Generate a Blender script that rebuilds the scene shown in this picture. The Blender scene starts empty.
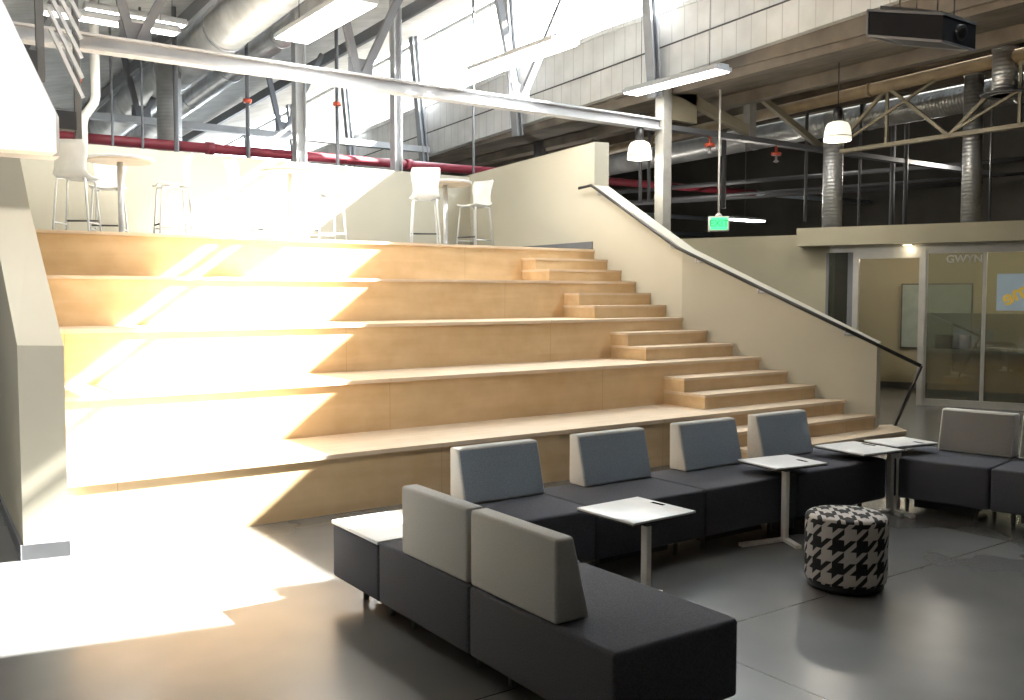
import bpy, bmesh, math, random
from mathutils import Vector, Matrix
random.seed(7)
PI = math.pi
scene = bpy.context.scene
col = scene.collection

# ------------------------------------------------------------------ materials
def sock(n, *names):
    for k in names:
        if k in n.inputs: return n.inputs[k]

def mat(name, color, rough=.6, metal=0., spec=.5, noise=None, bump=None, emit=None, var=0.08):
    m = bpy.data.materials.new(name); m.use_nodes = True
    nt = m.node_tree; b = nt.nodes['Principled BSDF']
    b.inputs['Base Color'].default_value = (*color, 1)
    b.inputs['Roughness'].default_value = rough
    b.inputs['Metallic'].default_value = metal
    sock(b, 'Specular IOR Level', 'Specular').default_value = spec
    if emit:
        sock(b, 'Emission Color', 'Emission').default_value = (*emit[0], 1)
        b.inputs['Emission Strength'].default_value = emit[1]
    tc = nt.nodes.new('ShaderNodeTexCoord')
    sc = noise or 6.0
    nz = nt.nodes.new('ShaderNodeTexNoise'); nz.inputs['Scale'].default_value = sc
    nz.inputs['Detail'].default_value = 4
    nt.links.new(tc.outputs['Object'], nz.inputs['Vector'])
    rp = nt.nodes.new('ShaderNodeValToRGB')
    rp.color_ramp.elements[0].position = .3; rp.color_ramp.elements[1].position = .7
    rp.color_ramp.elements[0].color = (*[c*(1-var) for c in color], 1)
    rp.color_ramp.elements[1].color = (*[min(1, c*(1+var)) for c in color], 1)
    nt.links.new(nz.outputs['Fac'], rp.inputs['Fac'])
    nt.links.new(rp.outputs['Color'], b.inputs['Base Color'])
    if bump:
        n2 = nt.nodes.new('ShaderNodeTexNoise'); n2.inputs['Scale'].default_value = bump[0]
        nt.links.new(tc.outputs['Object'], n2.inputs['Vector'])
        bp = nt.nodes.new('ShaderNodeBump'); bp.inputs['Strength'].default_value = bump[1]
        bp.inputs['Distance'].default_value = .01
        nt.links.new(n2.outputs['Fac'], bp.inputs['Height'])
        nt.links.new(bp.outputs['Normal'], b.inputs['Normal'])
    return m

def math_node(nt, op, a, b=None):
    n = nt.nodes.new('ShaderNodeMath'); n.operation = op
    for i, v in enumerate((a, b)):
        if v is None: continue
        if isinstance(v, (int, float)): n.inputs[i].default_value = v
        else: nt.links.new(v, n.inputs[i])
    return n.outputs[0]

def floor_material():
    m = mat('polished_concrete', (.115, .11, .10), rough=.3, spec=.95)
    nt = m.node_tree; b = nt.nodes['Principled BSDF']
    geo = nt.nodes.new('ShaderNodeNewGeometry')
    n1 = nt.nodes.new('ShaderNodeTexNoise'); n1.inputs['Scale'].default_value = .8; n1.inputs['Detail'].default_value = 3
    n1.inputs['Roughness'].default_value = .62
    nt.links.new(geo.outputs['Position'], n1.inputs['Vector'])
    rp = nt.nodes.new('ShaderNodeValToRGB')
    rp.color_ramp.elements[0].position = .25; rp.color_ramp.elements[1].position = .8
    rp.color_ramp.elements[0].color = (.098, .10, .103, 1); rp.color_ramp.elements[1].color = (.162, .162, .16, 1)
    nt.links.new(n1.outputs['Fac'], rp.inputs['Fac'])
    sep = nt.nodes.new('ShaderNodeSeparateXYZ'); nt.links.new(geo.outputs['Position'], sep.inputs[0])
    def joint(o, off):
        f = math_node(nt, 'FRACT', math_node(nt, 'DIVIDE', math_node(nt, 'ADD', o, off), 3.05))
        return math_node(nt, 'LESS_THAN', f, .0028)
    j = math_node(nt, 'MAXIMUM', joint(sep.outputs[0], -3.14+30.5), joint(sep.outputs[1], -3.07+30.5))
    mx = nt.nodes.new('ShaderNodeMixRGB'); mx.inputs[2].default_value = (.03, .03, .03, 1)
    nt.links.new(j, mx.inputs[0]); nt.links.new(rp.outputs['Color'], mx.inputs[1])
    nt.links.new(mx.outputs[0], b.inputs['Base Color'])
    r2 = nt.nodes.new('ShaderNodeMapRange'); r2.inputs[3].default_value = .24; r2.inputs[4].default_value = .33
    b.inputs['Roughness'].default_value = .26
    return m

def wood_material(name, c1, c2, axis):
    m = mat(name, c1, rough=.42, spec=.4)
    nt = m.node_tree; b = nt.nodes['Principled BSDF']
    geo = nt.nodes.new('ShaderNodeNewGeometry'); mp = nt.nodes.new('ShaderNodeMapping')
    mp.inputs['Scale'].default_value = axis
    nt.links.new(geo.outputs['Position'], mp.inputs['Vector'])
    nz = nt.nodes.new('ShaderNodeTexNoise'); nz.inputs['Scale'].default_value = 3; nz.inputs['Detail'].default_value = 6
    nz.inputs['Distortion'].default_value = .6
    nt.links.new(mp.outputs[0], nz.inputs['Vector'])
    n2 = nt.nodes.new('ShaderNodeTexNoise'); n2.inputs['Scale'].default_value = 5; n2.inputs['Detail'].default_value = 3
    nt.links.new(geo.outputs['Position'], n2.inputs['Vector'])
    a = math_node(nt, 'ADD', math_node(nt, 'MULTIPLY', nz.outputs['Fac'], .6), math_node(nt, 'MULTIPLY', n2.outputs['Fac'], .4))
    rp = nt.nodes.new('ShaderNodeValToRGB')
    rp.color_ramp.elements[0].position = .38; rp.color_ramp.elements[1].position = .62
    rp.color_ramp.elements[0].color = (*c1, 1); rp.color_ramp.elements[1].color = (*c2, 1)
    nt.links.new(a, rp.inputs['Fac'])
    # butt joints between the plywood panels, every 2.44 along the run
    sep = nt.nodes.new('ShaderNodeSeparateXYZ'); nt.links.new(geo.outputs['Position'], sep.inputs[0])
    f = math_node(nt, 'FRACT', math_node(nt, 'DIVIDE', math_node(nt, 'ADD', sep.outputs[0], 1.1), 2.44))
    j = math_node(nt, 'LESS_THAN', f, .0022)
    mx = nt.nodes.new('ShaderNodeMixRGB'); mx.inputs[2].default_value = (c1[0]*.85, c1[1]*.82, c1[2]*.78, 1)
    nt.links.new(j, mx.inputs[0]); nt.links.new(rp.outputs['Color'], mx.inputs[1])
    nt.links.new(mx.outputs[0], b.inputs['Base Color'])
    return m

def board_material(name, c1, c2, axis_i, width, rough=.8):
    """boards / formed panels with thin dark joints across one axis"""
    m = mat(name, c1, rough=rough)
    nt = m.node_tree; b = nt.nodes['Principled BSDF']
    geo = nt.nodes.new('ShaderNodeNewGeometry')
    sep = nt.nodes.new('ShaderNodeSeparateXYZ'); nt.links.new(geo.outputs['Position'], sep.inputs[0])
    q = math_node(nt, 'DIVIDE', math_node(nt, 'ADD', sep.outputs[axis_i], 60), width)
    j = math_node(nt, 'LESS_THAN', math_node(nt, 'FRACT', q), .06)
    nz = nt.nodes.new('ShaderNodeTexNoise'); nz.inputs['Scale'].default_value = 2.2; nz.inputs['Detail'].default_value = 7
    nt.links.new(geo.outputs['Position'], nz.inputs['Vector'])
    rp = nt.nodes.new('ShaderNodeValToRGB')
    rp.color_ramp.elements[0].position = .3; rp.color_ramp.elements[1].position = .68
    rp.color_ramp.elements[0].color = (*c1, 1); rp.color_ramp.elements[1].color = (*c2, 1)
    nt.links.new(nz.outputs['Fac'], rp.inputs['Fac'])
    mx = nt.nodes.new('ShaderNodeMixRGB'); mx.inputs[2].default_value = tuple(c*.86 for c in c1)+(1,)
    nt.links.new(j, mx.inputs[0]); nt.links.new(rp.outputs['Color'], mx.inputs[1])
    nt.links.new(mx.outputs[0], b.inputs['Base Color'])
    return m

def duct_material():
    m = mat('galvanised_spiral', (.60, .61, .62), rough=.35, metal=.6, noise=3, var=.2)
    nt = m.node_tree; b = nt.nodes['Principled BSDF']
    tc = nt.nodes.new('ShaderNodeTexCoord'); w = nt.nodes.new('ShaderNodeTexWave')
    w.bands_direction = 'Z'; w.inputs['Scale'].default_value = 5.5; w.inputs['Distortion'].default_value = 0
    nt.links.new(tc.outputs['Object'], w.inputs['Vector'])
    bp = nt.nodes.new('ShaderNodeBump'); bp.inputs['Strength'].default_value = .35; bp.inputs['Distance'].default_value = .01
    nt.links.new(w.outputs['Fac'], bp.inputs['Height']); nt.links.new(bp.outputs['Normal'], b.inputs['Normal'])
    return m

def glass_material(name, tint=(1, 1, 1), gloss=.08, body=None):
    m = bpy.data.materials.new(name); m.use_nodes = True
    nt = m.node_tree; nt.nodes.clear()
    out = nt.nodes.new('ShaderNodeOutputMaterial')
    tr = nt.nodes.new('ShaderNodeBsdfTransparent'); tr.inputs[0].default_value = (*tint, 1)
    gl = nt.nodes.new('ShaderNodeBsdfGlossy'); gl.inputs['Roughness'].default_value = .02
    mx = nt.nodes.new('ShaderNodeMixShader'); mx.inputs[0].default_value = gloss
    nt.links.new(tr.outputs[0], mx.inputs[1]); nt.links.new(gl.outputs[0], mx.inputs[2])
    last = mx
    if body:
        df = nt.nodes.new('ShaderNodeBsdfDiffuse'); df.inputs[0].default_value = (*body[0], 1)
        m2 = nt.nodes.new('ShaderNodeMixShader'); m2.inputs[0].default_value = body[1]
        nt.links.new(mx.outputs[0], m2.inputs[1]); nt.links.new(df.outputs[0], m2.inputs[2]); last = m2
    nt.links.new(last.outputs[0], out.inputs[0])
    return m

def houndstooth_material():
    m = mat('houndstooth', (.5, .48, .45), rough=.9)
    nt = m.node_tree; b = nt.nodes['Principled BSDF']
    uv = nt.nodes.new('ShaderNodeTexCoord'); sep = nt.nodes.new('ShaderNodeSeparateXYZ')
    nt.links.new(uv.outputs['UV'], sep.inputs[0])
    x, y = sep.outputs[0], sep.outputs[1]
    fr = lambda s: math_node(nt, 'FRACT', s)
    tw = math_node(nt, 'LESS_THAN', fr(math_node(nt, 'MULTIPLY', math_node(nt, 'SUBTRACT', math_node(nt, 'ADD', x, 40), y), 2)), .5)
    wx = math_node(nt, 'LESS_THAN', fr(math_node(nt, 'ADD', x, 40)), .5)
    wy = math_node(nt, 'LESS_THAN', fr(math_node(nt, 'ADD', y, 40)), .5)
    d = math_node(nt, 'ADD', math_node(nt, 'MULTIPLY', tw, wx), math_node(nt, 'MULTIPLY', math_node(nt, 'SUBTRACT', 1., tw), wy))
    mx = nt.nodes.new('ShaderNodeMixRGB'); mx.inputs[1].default_value = (.50, .47, .45, 1); mx.inputs[2].default_value = (.012, .012, .014, 1)
    nt.links.new(d, mx.inputs[0]); nt.links.new(mx.outputs[0], b.inputs['Base Color'])
    return m

M = {}
M['floor'] = floor_material()
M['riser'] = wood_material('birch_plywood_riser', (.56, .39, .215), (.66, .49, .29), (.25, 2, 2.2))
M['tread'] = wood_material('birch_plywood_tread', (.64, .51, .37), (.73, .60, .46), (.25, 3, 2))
M['wall'] = mat('warm_grey_paint', (.47, .445, .365), rough=.75, noise=1.2, var=.03)
M['wall_tan'] = mat('tan_paint', (.36, .33, .24), rough=.8, noise=1.2, var=.04)
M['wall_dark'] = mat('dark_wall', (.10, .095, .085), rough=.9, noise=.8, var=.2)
M['base'] = mat('dark_grey_base', (.12, .125, .14), rough=.5)
M['upperfloor'] = mat('upper_landing_floor', (.42, .40, .37), rough=.5, noise=2)
M['sill'] = board_material('painted_board_sill', (.62, .62, .61), (.78, .78, .77), 1, .26)
M['deck'] = board_material('light_roof_deck', (.42, .43, .43), (.56, .57, .57), 1, .3)
M['deck_dark'] = board_material('brown_roof_deck', (.13, .11, .09), (.22, .19, .155), 0, .5)
M['steel'] = mat('painted_steel_light', (.42, .43, .45), rough=.5, noise=3)
M['steel_mid'] = mat('grey_steel', (.15, .155, .17), rough=.5, noise=3, metal=.1)
M['steel_dark'] = mat('dark_steel', (.075, .075, .075), rough=.55)
M['steel_tan'] = mat('tan_painted_steel', (.30, .265, .19), rough=.6, noise=3)
M['brown'] = mat('brown_wrapped_pipe', (.34, .26, .16), rough=.5, noise=4, var=.2)
M['col'] = mat('concrete_grey_column', (.32, .31, .285), rough=.8, noise=5, var=.15)
M['duct'] = duct_material()
M['red'] = mat('red_pipe_paint', (.25, .03, .05), rough=.45, noise=2, var=.1)
M['orange'] = mat('orange_red_fitting', (.65, .10, .05), rough=.5)
M['sky_tint_pipe'] = mat('sky_reflection_pipe', (.36, .42, .50), rough=.45)  # pale blue puts the sky's reflection into the pipe colour
M['fabric'] = mat('charcoal_fabric', (.088, .090, .106), rough=.92, spec=.15, noise=180, var=.25, bump=(320, .25))
M['slate'] = mat('slate_fabric', (.33, .39, .47), rough=.92, spec=.15, noise=180, var=.2, bump=(320, .25))
M['mid_grey'] = mat('mid_grey_fabric', (.22, .215, .215), rough=.92, spec=.15, noise=150, var=.1)
M['grey_fabric'] = mat('pale_grey_fabric', (.52, .515, .50), rough=.92, spec=.15, noise=150, var=.08, bump=(300, .2))
M['white'] = mat('white_laminate', (.78, .78, .78), rough=.35)
M['edge'] = mat('dark_edge_band', (.05, .045, .04), rough=.5)
M['white_metal'] = mat('white_powder_coat', (.68, .66, .62), rough=.4)
M['black'] = mat('black_plastic', (.015, .015, .017), rough=.4)
M['matte_black'] = mat('matte_black_casing', (.010, .010, .013), rough=.6, spec=.12)
M['rafter'] = mat('pale_grey_steel', (.30, .31, .33), rough=.5, noise=3)
M['slot'] = mat('shadowed_slot', (.01, .01, .01), rough=1, spec=0)
M['plastic'] = mat('white_moulded_plastic', (.78, .78, .77), rough=.35)
M['chrome'] = mat('satin_chrome', (.68, .69, .70), rough=.28, metal=.75)
M['rail'] = mat('dark_bronze_rail', (.05, .047, .045), rough=.35, metal=.5)
M['alu'] = mat('aluminium_frame', (.46, .45, .42), rough=.4, metal=.5)
M['maple'] = mat('maple_veneer', (.45, .33, .20), rough=.5, noise=4)
M['board'] = mat('pale_green_glass_board', (.30, .35, .33), rough=.2)
M['paper'] = mat('pale_blue_glow_film', (.36, .42, .50), rough=.6, emit=((.30, .36, .45), .55))  # glow added to brighten the unlit film; it is no lamp
M['yellow'] = mat('yellow_glow_lettering', (.75, .45, .04), rough=.6, emit=((.75, .45, .04), .5))  # slight glow added so the unlit letters stay bright
M['silver_text'] = mat('silver_lettering', (.62, .63, .62), rough=.5)
M['houndstooth'] = houndstooth_material()
M['tube_glow'] = mat('fluorescent_diffuser', (.9, .9, .9), rough=.5, emit=((1., .98, .92), 9.0))
M['glow_warm'] = mat('downlight_lens', (.9, .9, .8), rough=.5, emit=((1., .85, .55), 12.0))
M['shade'] = mat('pendant_glass', (.9, .88, .8), rough=.4, emit=((1., .93, .74), .75))
M['green'] = mat('exit_green', (.05, .55, .2), rough=.5, emit=((.08, .8, .28), .9))
M['exit_text'] = mat('exit_letters', (.02, .3, .1), rough=.5, emit=((.03, .45, .14), .7))
M['glass'] = glass_material('clear_glass', (.97, .98, .98), .03)
M['office_glass'] = glass_material('office_glass', (.80, .82, .78), .10)
M['frost'] = glass_material('frosted_film', (.8, .8, .78), .02, ((.34, .34, .30), .16))

# ------------------------------------------------------------------ mesh builder
class MB:
    def __init__(s): s.bm = bmesh.new()
    def _add(s, verts, faces, mi=0, smooth=False):
        vs = [s.bm.verts.new(v) for v in verts]
        for f in faces:
            try:
                ff = s.bm.faces.new([vs[i] for i in f]); ff.material_index = mi; ff.smooth = smooth
            except ValueError: pass
        return vs
    def box(s, x0, x1, y0, y1, z0, z1, mi=0, bev=0, seg=2):
        t = bmesh.new()
        bmesh.ops.create_cube(t, size=1)
        for v in t.verts:
            v.co = Vector((x0+(v.co.x+.5)*(x1-x0), y0+(v.co.y+.5)*(y1-y0), z0+(v.co.z+.5)*(z1-z0)))
        if bev:
            bmesh.ops.bevel(t, geom=t.edges[:], offset=bev, segments=seg, profile=.5, affect='EDGES')
        s.merge(t, mi, bool(bev)); return s
    def merge(s, t, mi=0, smooth=False):
        t.verts.ensure_lookup_table(); t.verts.index_update()
        vs = [s.bm.verts.new(v.co) for v in t.verts]
        for f in t.faces:
            nf = s.bm.faces.new([vs[v.index] for v in f.verts]); nf.material_index = mi; nf.smooth = smooth
        t.free(); return s
    def prism(s, poly, z0, z1, mi=0):
        """polygon in XY, extruded; z0/z1 numbers or per-vertex lists"""
        n = len(poly)
        a = [z0]*n if isinstance(z0, (int, float)) else z0
        b = [z1]*n if isinstance(z1, (int, float)) else z1
        v = [(p[0], p[1], a[i]) for i, p in enumerate(poly)]+[(p[0], p[1], b[i]) for i, p in enumerate(poly)]
        f = [list(range(n))[::-1], list(range(n, 2*n))]+[[i, (i+1) % n, n+(i+1) % n, n+i] for i in range(n)]
        s._add(v, f, mi); return s
    def hexa(s, b, t, mi=0):
        s._add(list(b)+list(t), [[3, 2, 1, 0], [4, 5, 6, 7], [0, 1, 5, 4], [1, 2, 6, 5], [2, 3, 7, 6], [3, 0, 4, 7]], mi); return s
    def bar(s, a, b, w, h, up=(0, 0, 1), mi=0):
        a = Vector(a); b = Vector(b); d = (b-a).normalized(); u = Vector(up)
        if abs(d.dot(u)) > .98: u = Vector((0, 1, 0))
        r = d.cross(u).normalized(); u = r.cross(d)
        q = [(-w/2, -h/2), (w/2, -h/2), (w/2, h/2), (-w/2, h/2)]
        s.hexa([a+r*i+u*j for i, j in q], [b+r*i+u*j for i, j in q], mi); return s
    def tube(s, pts, r, n=10, mi=0, cap=True):
        pts = [Vector(p) for p in pts]; rs = r if isinstance(r, list) else [r]*len(pts)
        rings = []; ref = None
        for i, p in enumerate(pts):
            d = ((pts[min(i+1, len(pts)-1)]-p).normalized()+(p-pts[max(i-1, 0)]).normalized()).normalized()
            if ref is None:
                ref = d.orthogonal().normalized()
            ref = (ref-d*ref.dot(d)).normalized(); q = d.cross(ref)
            rings.append([s.bm.verts.new(p+(ref*math.cos(2*PI*k/n)+q*math.sin(2*PI*k/n))*rs[i]) for k in range(n)])
        for A, B in zip(rings, rings[1:]):
            for k in range(n):
                f = s.bm.faces.new([A[k], A[(k+1) % n], B[(k+1) % n], B[k]]); f.smooth = True; f.material_index = mi
        if cap:
            for R in (rings[0][::-1], rings[-1]):
                f = s.bm.faces.new(R); f.material_index = mi
        return s
    def lathe(s, prof, c=(0, 0, 0), n=32, mi=0):
        rings = []
        for r, z in prof:
            rings.append([s.bm.verts.new((c[0]+r*math.cos(2*PI*k/n), c[1]+r*math.sin(2*PI*k/n), c[2]+z)) for k in range(n)])
        for A, B in zip(rings, rings[1:]):
            for k in range(n):
                f = s.bm.faces.new([A[k], A[(k+1) % n], B[(k+1) % n], B[k]]); f.smooth = True; f.material_index = mi
        for R in (rings[0][::-1], rings[-1]):
            f = s.bm.faces.new(R); f.material_index = mi
        return s
    def build(s, name, mats, parent=None, world=True):
        bmesh.ops.recalc_face_normals(s.bm, faces=s.bm.faces[:])
        off = Vector((0, 0, 0))
        if parent is None and world:
            vs = [v.co for v in s.bm.verts]
            mn = [min(v[i] for v in vs) for i in range(3)]; mx = [max(v[i] for v in vs) for i in range(3)]
            off = Vector(((mn[0]+mx[0])/2, (mn[1]+mx[1])/2, mn[2]))
        elif parent is not None and world:
            p = parent
            while p is not None: off = off+p.location; p = p.parent
        for v in s.bm.verts: v.co -= off
        me = bpy.data.meshes.new(name); s.bm.to_mesh(me); s.bm.free()
        for m in (mats if isinstance(mats, (list, tuple)) else [mats]): me.materials.append(m)
        o = bpy.data.objects.new(name, me); col.objects.link(o)
        if parent is None:
            if world: o.location = off
        else: o.parent = parent
        return o

def tag(o, label=None, cat=None, group=None, kind=None):
    if label: o['label'] = label
    if cat: o['category'] = cat
    if group: o['group'] = group
    if kind: o['kind'] = kind
    return o
def struct(mb, name, m, label=None, parent=None):
    o = mb.build(name, m, parent)
    if parent is None: o['kind'] = 'structure'
    if label: o['label'] = label
    if parent is None: o['category'] = name.split('_')[0]
    return o
def thing(name, label, cat, loc=(0, 0, 0), rz=0, group=None):
    o = bpy.data.objects.new(name, None); col.objects.link(o)
    o.empty_display_size = .1
    o.location = loc; o.rotation_euler = (0, 0, rz)
    return tag(o, label, cat, group)
KIDS = {}
def copy_tree(o, parent=None):
    c = o.copy(); col.objects.link(c); c.parent = parent
    for ch in [x for x in ALLC() if x.parent is o]: copy_tree(ch, c)
    return c
def ALLC(): return list(bpy.data.objects)
def text_mesh(body, size, extrude=.004, mirror=False):
    cu = bpy.data.curves.new('t', 'FONT'); cu.body = body; cu.size = size; cu.extrude = extrude; cu.offset = size*.022
    cu.align_x = 'CENTER'; cu.align_y = 'CENTER'
    o = bpy.data.objects.new('t', cu); col.objects.link(o)
    dg = bpy.context.evaluated_depsgraph_get()
    me = bpy.data.meshes.new_from_object(o.evaluated_get(dg))
    bpy.data.objects.remove(o); bpy.data.curves.remove(cu)
    if mirror:
        me.transform(Matrix.Scale(-1, 4, (1, 0, 0))); me.flip_normals()
    return me

# ------------------------------------------------------------------ key dimensions
R = .15; D = .2928; Y1 = 6.3554; XR = 9.0273; SK = -.4469; KK = .4939
def wx(k): return XR+SK*k*D+KK*max(0, k-6)*D
def wy(k): return Y1+k*D
YT = wy(12); ZT = 2.25; YB = 13.11
XL = .97                                    # tier left ends, inside the left stub wall
def wxy(y): return wx((y-Y1)/D)
def shear(y): return -.04*max(0., y-11.7)          # the roof falls gently towards the back
GX0, GZ0, GX1, GZ1 = 10.1, 5.91, 9.78, 7.12 # sloping clerestory: sill and head
YG0, YG1 = 2.51, 31.
SLOPE = .215

# ------------------------------------------------------------------ setting
struct(MB().box(-4, 24, -7, 32, -.2, 0), 'floor', M['floor'], 'polished grey concrete floor with saw-cut joints')
# bleacher side wall, flared at the bottom, with the tall guard at the top
def wtop(y): return 3.126-.531*(YT-y)
def wall_right():
    inner = [(wx(-1.05), wy(-1.05)), (wx(6), wy(6)), (wx(12)-.005, YT)]
    nl = Vector((1, -SK, 0)).normalized()
    outer = [(inner[0][0]+.26*.913, inner[0][1]+.26*.408), (inner[1][0]+.27, inner[1][1]+.06), (inner[2][0]+.26, YT)]
    b = MB()
    for i in range(2):
        p = [inner[i], outer[i], outer[i+1], inner[i+1]]
        b.prism(p, 0, [wtop(q[1]) if j in (0, 3) else wtop(inner[i][1] if j == 1 else inner[i+1][1]) for j, q in enumerate(p)])
    b.prism([inner[2], outer[2], (8.63, YB+.2), (8.365, YB+.2)], 0, [3.715, 3.725, 3.60, 3.60])
    return b
struct(wall_right(), 'wall_right', M['wall'], 'warm grey side wall stepping down along the bleacher stairs')
struct(MB().box(1.15, 8.4, YB, YB+.2, 0, 3.572), 'wall_back', M['wall'], 'warm grey guard wall behind the upper landing')
def wall_left():
    b = MB()
    zt = lambda y: 1.307+.523*(y-6.27)
    P0 = [(.785, 6.33), (1.035, 6.285)]; P1 = [(.86, 8.2), (1.135, 8.2)]; P2 = [(.93, 9.87), (1.235, 9.87)]
    b.prism([P0[0], P0[1], P1[1], P1[0]], 0, [zt(6.3), zt(6.285), zt(8.2), zt(8.2)])
    b.prism([P1[0], P1[1], P2[1], P2[0]], 0, [zt(8.2), zt(8.2), zt(9.87)+.12, zt(9.87)+.12])
    b.prism([P2[0], P2[1], (1.3, YB+.2), (1.0, YB+.2)], 0, 3.57)
    return b
struct(wall_left(), 'wall_left', M['wall'], 'warm grey stub wall at the left end of the bleachers')
struct(MB().prism([(.775, 6.325), (1.04, 6.275), (1.04, 6.29), (.78, 6.345)], 0, .095).prism([(.768, 6.325), (.786, 6.325), (.861, 8.2), (.845, 8.2)], 0, .095), 'baseboard_left', M['base'], 'dark grey baseboard around the left stub wall')
struct(MB().prism([(8.305, YT+.02), (8.33, YT+.02), (8.36, YB), (8.34, YB)], ZT, ZT+.11), 'baseboard_right', M['base'], 'dark baseboard at the foot of the upper guard wall')
struct(MB().box(1.1, 8.4, YT+.27, YB+.02, ZT-.15, ZT-.002), 'floor_upper', M['upperfloor'], 'pale floor of the upper landing')

# sawtooth roof over the seating
def slab(xa, za, xb, zb, y0, y1, t, up=1):
    b = MB()
    ys = [y0]+([11.7] if y0 < 11.7 < y1 else [])+[y1]
    for p, q in zip(ys, ys[1:]):
        b.hexa([(xa, p, za+shear(p)), (xb, p, zb+shear(p)), (xb, q, zb+shear(q)), (xa, q, za+shear(q))],
               [(xa, p, za+t+shear(p)), (xb, p, zb+t+shear(p)), (xb, q, zb+t+shear(q)), (xa, q, za+t+shear(q))])
    return b
def zroof(x, y): return GZ1+.12-SLOPE*(GX1-x)+shear(y)
struct(slab(-4.2, GZ1+.12-SLOPE*(GX1+4.2), GX1+.03, GZ1+.12, -7.2, 32, .15), 'ceiling', M['deck'], 'pale ribbed deck of the sawtooth roof')
def zroof2(x, y): return 4.86+.13*(x-10.1)+shear(y)*.6
b = MB()
b.hexa([(10.2, -7.2, zroof2(10.2, -7.2)), (24.2, -7.2, zroof2(24.2, -7.2)), (24.2, 32, zroof2(24.2, 32)), (10.2, 32, zroof2(10.2, 32))],
       [(10.2, -7.2, zroof2(10.2, -7.2)+.15), (24.2, -7.2, zroof2(24.2, -7.2)+.15), (24.2, 32, zroof2(24.2, 32)+.15), (10.2, 32, zroof2(10.2, 32)+.15)])
struct(b, 'ceiling_right', M['deck_dark'], 'dark brown board ceiling of the next roof bay')
def zb1(y): return 4.82+.045*min(7.7, max(0., 11.7-y))-.04*max(0., y-11.7)
def zb2(y): return zb1(y)+.46
def zb3(y): return GZ0+shear(y)
def band(b, x0, x1, f0, f1):
    ys = [-7.2, 4., 11.7, 32]
    for p, q in zip(ys, ys[1:]):
        b.hexa([(x0, p, f0(p)), (x1, p, f0(p)), (x1, q, f0(q)), (x0, q, f0(q))], [(x0, p, f1(p)), (x1, p, f1(p)), (x1, q, f1(q)), (x0, q, f1(q))])
    return b
b = band(MB(), GX0, GX0+.14, zb2, zb3)
band(b, GX0-.05, GX0+.12, zb1, zb2)
band(b, GX0-.03, GX0+.16, lambda y: zb3(y)-.05, lambda y: zb3(y)+.02)
struct(band(MB(), GX0+.06, GX0+.15, lambda y: min(4.8, zroof2(10.2, y)), lambda y: zb3(y)-.06), 'wall_sill_backing', M['deck_dark'], 'dark strip under the sill bands')
struct(b, 'wall_sill', M['sill'], 'two tier pale board sill wall under the skylight')
struct(band(MB(), GX0-.055, GX0, lambda y: zb2(y)-.004, lambda y: zb2(y)+.02), 'trim_50', M['steel_dark'], 'dark joint line between the two sill bands')
# blank panel of the clerestory line towards the front of the hall, and a small added corner that blocks sun to notch the patch
b = MB()
def gp(y, f): return (GX0+(GX1-GX0)*f+.05, y, GZ0+(GZ1-GZ0)*f+shear(y))
def gquad(b, y0, y1, f0, f1, t):
    n = Vector((t, 0, t*.28))
    q = [Vector(gp(y0, f0)), Vector(gp(y1, f0)), Vector(gp(y1, f1)), Vector(gp(y0, f1))]
    b.hexa(q, [p+n for p in q])
gquad(b, -7.2, YG0, -.02, 1.1, .06); gquad(b, YG0, 3.02, -.02, .25, .06)
struct(b, 'wall_clerestory', M['sill'], 'blank panel at the near end of the skylight, with a small added sun blocker')
# glazing: one pane per bay between the rafters
raft = [2.51, 10.353, 13.9, 17.3, 20.7, 24.1, 27.5, 31.]
wn = 0
for y0, y1 in zip(raft, raft[1:]):
    wn += 1
    b = MB()
    for f in (0., 1.):
        b.bar(Vector(gp(y0, f)), Vector(gp(y1, f)), .07, .07)
    w = struct(b, 'window_%d' % wn, M['steel'], 'sloping skylight frame with one clear pane')
    g = MB(); gquad(g, y0+.03, y1-.03, .02, .98, .012)
    g.build('pane', M['glass'], w)
# rafters run from the roof down across the sill wall
for i, y in enumerate(raft[1:-1]):
    b = MB()
    top = Vector((GX1-.07, y, GZ1+.1+shear(y))); bot = Vector((GX0+.28-.42, y, 4.6+shear(y)))
    b.bar(top, bot, .17, .035, (1, 0, 0)); b.bar(top+Vector((-.11, 0, -.02)), bot+Vector((-.11, 0, -.02)), .17, .03, (1, 0, 0)); b.bar(top+Vector((-.055, 0, 0)), bot+Vector((-.055, 0, 0)), .03, .1, (1, 0, 0))
    struct(b, 'trim_%d' % (i+1), M['rafter'], 'slanted steel rafter between skylight panes')

# outer walls
struct(MB().box(-4.2, -4, -7.2, 32, -.2, 7), 'wall_west', M['wall'], 'light outer wall left of the hall')
struct(MB().box(-4.2, 24.2, -7.2, -7, -.2, 9), 'wall_front', M['wall_dark'], 'dark wall behind the viewpoint')
struct(MB().box(-4.2, 10.2, 31.5, 31.7, -.2, 8), 'wall_far', M['deck'], 'pale far wall of the hall')
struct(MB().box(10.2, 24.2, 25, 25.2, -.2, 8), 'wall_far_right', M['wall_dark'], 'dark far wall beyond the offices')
struct(MB().box(22, 22.2, -7.2, 32, -.2, 8), 'wall_east', M['wall_dark'], 'dark wall far to the right')
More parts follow.
